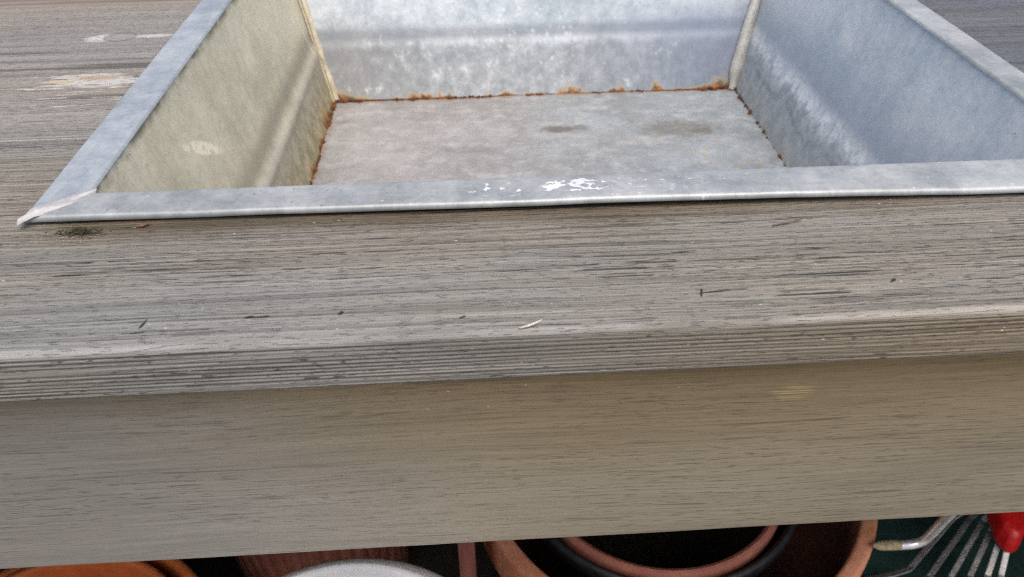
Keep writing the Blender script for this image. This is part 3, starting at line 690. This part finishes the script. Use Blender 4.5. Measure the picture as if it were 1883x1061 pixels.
# upright stake leaning against the underside of the top
st = np.array([(-.0772, .118, GZ), (-.0764, .129, -.45), (-.0755, .136, -.135)])
V = []
for p in st:
    for dx, dy in ((-.0068, -.011), (.0068, -.011), (.0068, .011), (-.0068, .011)): V.append((p[0] + dx, p[1] + dy, p[2]))
tag(mesh('wooden_stake', V, grid_faces(3, 4, wrap_c=True).tolist() + [[3, 2, 1, 0], [8, 9, 10, 11]], M['stake'], smooth=False), 'reddish brown wooden stake standing between the white bin and the largest pot', 'stake')
# dark green crate with the rake lying on it
cr = empty('plastic_crate', (.55, .22, GZ), 'dark green plastic crate beneath the metal rake', 'crate')
crl = box('lid', (.315, -.06, -.575), (.80, .50, -.560), M['teal'], cr, .004)
box('body', (.325, -.05, GZ), (.79, .49, -.5755), M['teal'], cr, .006)
for i in range(7): box('lid_rib', (.335, -.04 + i * .075, -.5599), (.78, -.034 + i * .075, -.5575), M['teal'], crl, .0008)

rk = empty('leaf_rake', (.42, .16, -.56), 'metal fan rake with flat steel tines and a red plastic hub', 'rake')
TIN = [((.4041, .1830, -.500), (.3550, .1512, -.535)), ((.4221, .1824, -.500), (.3707, .1417, -.535)), ((.4315, .1773, -.500), (.3918, .1403, -.535)),
       ((.4326, .1651, -.500), (.4040, .1337, -.525)), ((.4331, .1523, -.497), (.4166, .1292, -.518)), ((.4353, .1428, -.495), (.4254, .1252, -.512))]
CORE = np.array([.462, .196, -.462])
for i, (a, b) in enumerate(TIN):
    a, b = np.array(a), np.array(b)
    if i == 0: path = [CORE, a, (a + b) / 2, b + (a - b) * .10, b, (.340, .1505, -.541), (.3135, .1509, -.548)]
    else:
        d = (b - a) / np.linalg.norm(b - a); e = b + d * .10; e[2] = max(e[2], -.548); m = (b + e) / 2; m[2] = max(m[2], -.545)
        path = [CORE, a, (a + b) / 2, b, m, e]
    P = np.array(path); wd = .0027
    T_ = np.gradient(P, axis=0); T_ /= np.linalg.norm(T_, axis=1)[:, None]
    Sd = np.cross(T_, (0, 0, 1)); Sd /= np.linalg.norm(Sd, axis=1)[:, None]; Up = np.cross(Sd, T_)
    V = []
    for p, s_, u_ in zip(P, Sd, Up):
        for q, r_ in ((-1, 0), (-.8, 1), (.75, 1), (1, .9), (1, -.9), (-1, -.9)): V.append(p + s_ * q * wd + u_ * r_ * .0007)
    n_ = len(P); mesh('tine', V, grid_faces(n_, 6, wrap_c=True).tolist() + [list(range(6)), [(n_ - 1) * 6 + k for k in range(6)][::-1]], M['steel'], rk, smooth=False)
hub = [(.4270, .1746), (.4241, .1498), (.4275, .1387), (.4319, .1354), (.4389, .1368), (.4470, .1452), (.4700, .1790), (.4860, .2080), (.4560, .2200)]
hc = np.mean(hub, 0); V = []; F = []
lay = ((-.494, .90), (-.490, 1.0), (-.478, 1.0), (-.470, .93), (-.467, .78))
for z, k in lay:
    for hx, hy in hub:
        q = hc + (np.array([hx, hy]) - hc) * k; V.append((q[0], q[1], z + .25 * (q[1] - .15)))
nh = len(hub); F = grid_faces(len(lay), nh, wrap_c=True)[:, ::-1].tolist() + [list(range(nh)), [(len(lay) - 1) * nh + k for k in range(nh)][::-1]]
ho = mesh('hub', V, F, M['red'], rk, smooth=False)
mm = ho.modifiers.new('b', 'BEVEL'); mm.width = .0018; mm.segments = 3; mm.limit_method = 'NONE'
tube('handle', [(.462, .196, -.466), (.50, .262, -.44), (.60, .42, -.37)], .011, M['red'], rk, 16)
# bent bright steel rod resting on the rim of the large pot
rd = empty('steel_hook', (.29, .1, -.42), 'bright bent steel rod with a corroded tip resting on the large pot', 'rod')
pth = catmull([(.2820, .045, -.235), (.2931, .0640, -.300), (.3038, .0851, -.360), (.3090, .0975, -.400), (.3075, .1005, -.4135), (.3000, .1010, -.4180), (.2880, .1005, -.4175)], 10)
rod = tube('rod', pth, .0040, M['chrome'], rd, 16, up=(.2, 1, .1))
tube('corroded_tip', [(.2890, .1005, -.4175), (.2820, .1003, -.4168), (.2740, .1000, -.4160), (.2690, .0999, -.4155), (.2650, .0998, -.4150)], [.0040, .0043, .0041, .0034, .0014], M['rope'], rod, 14, up=(.2, 1, .1))
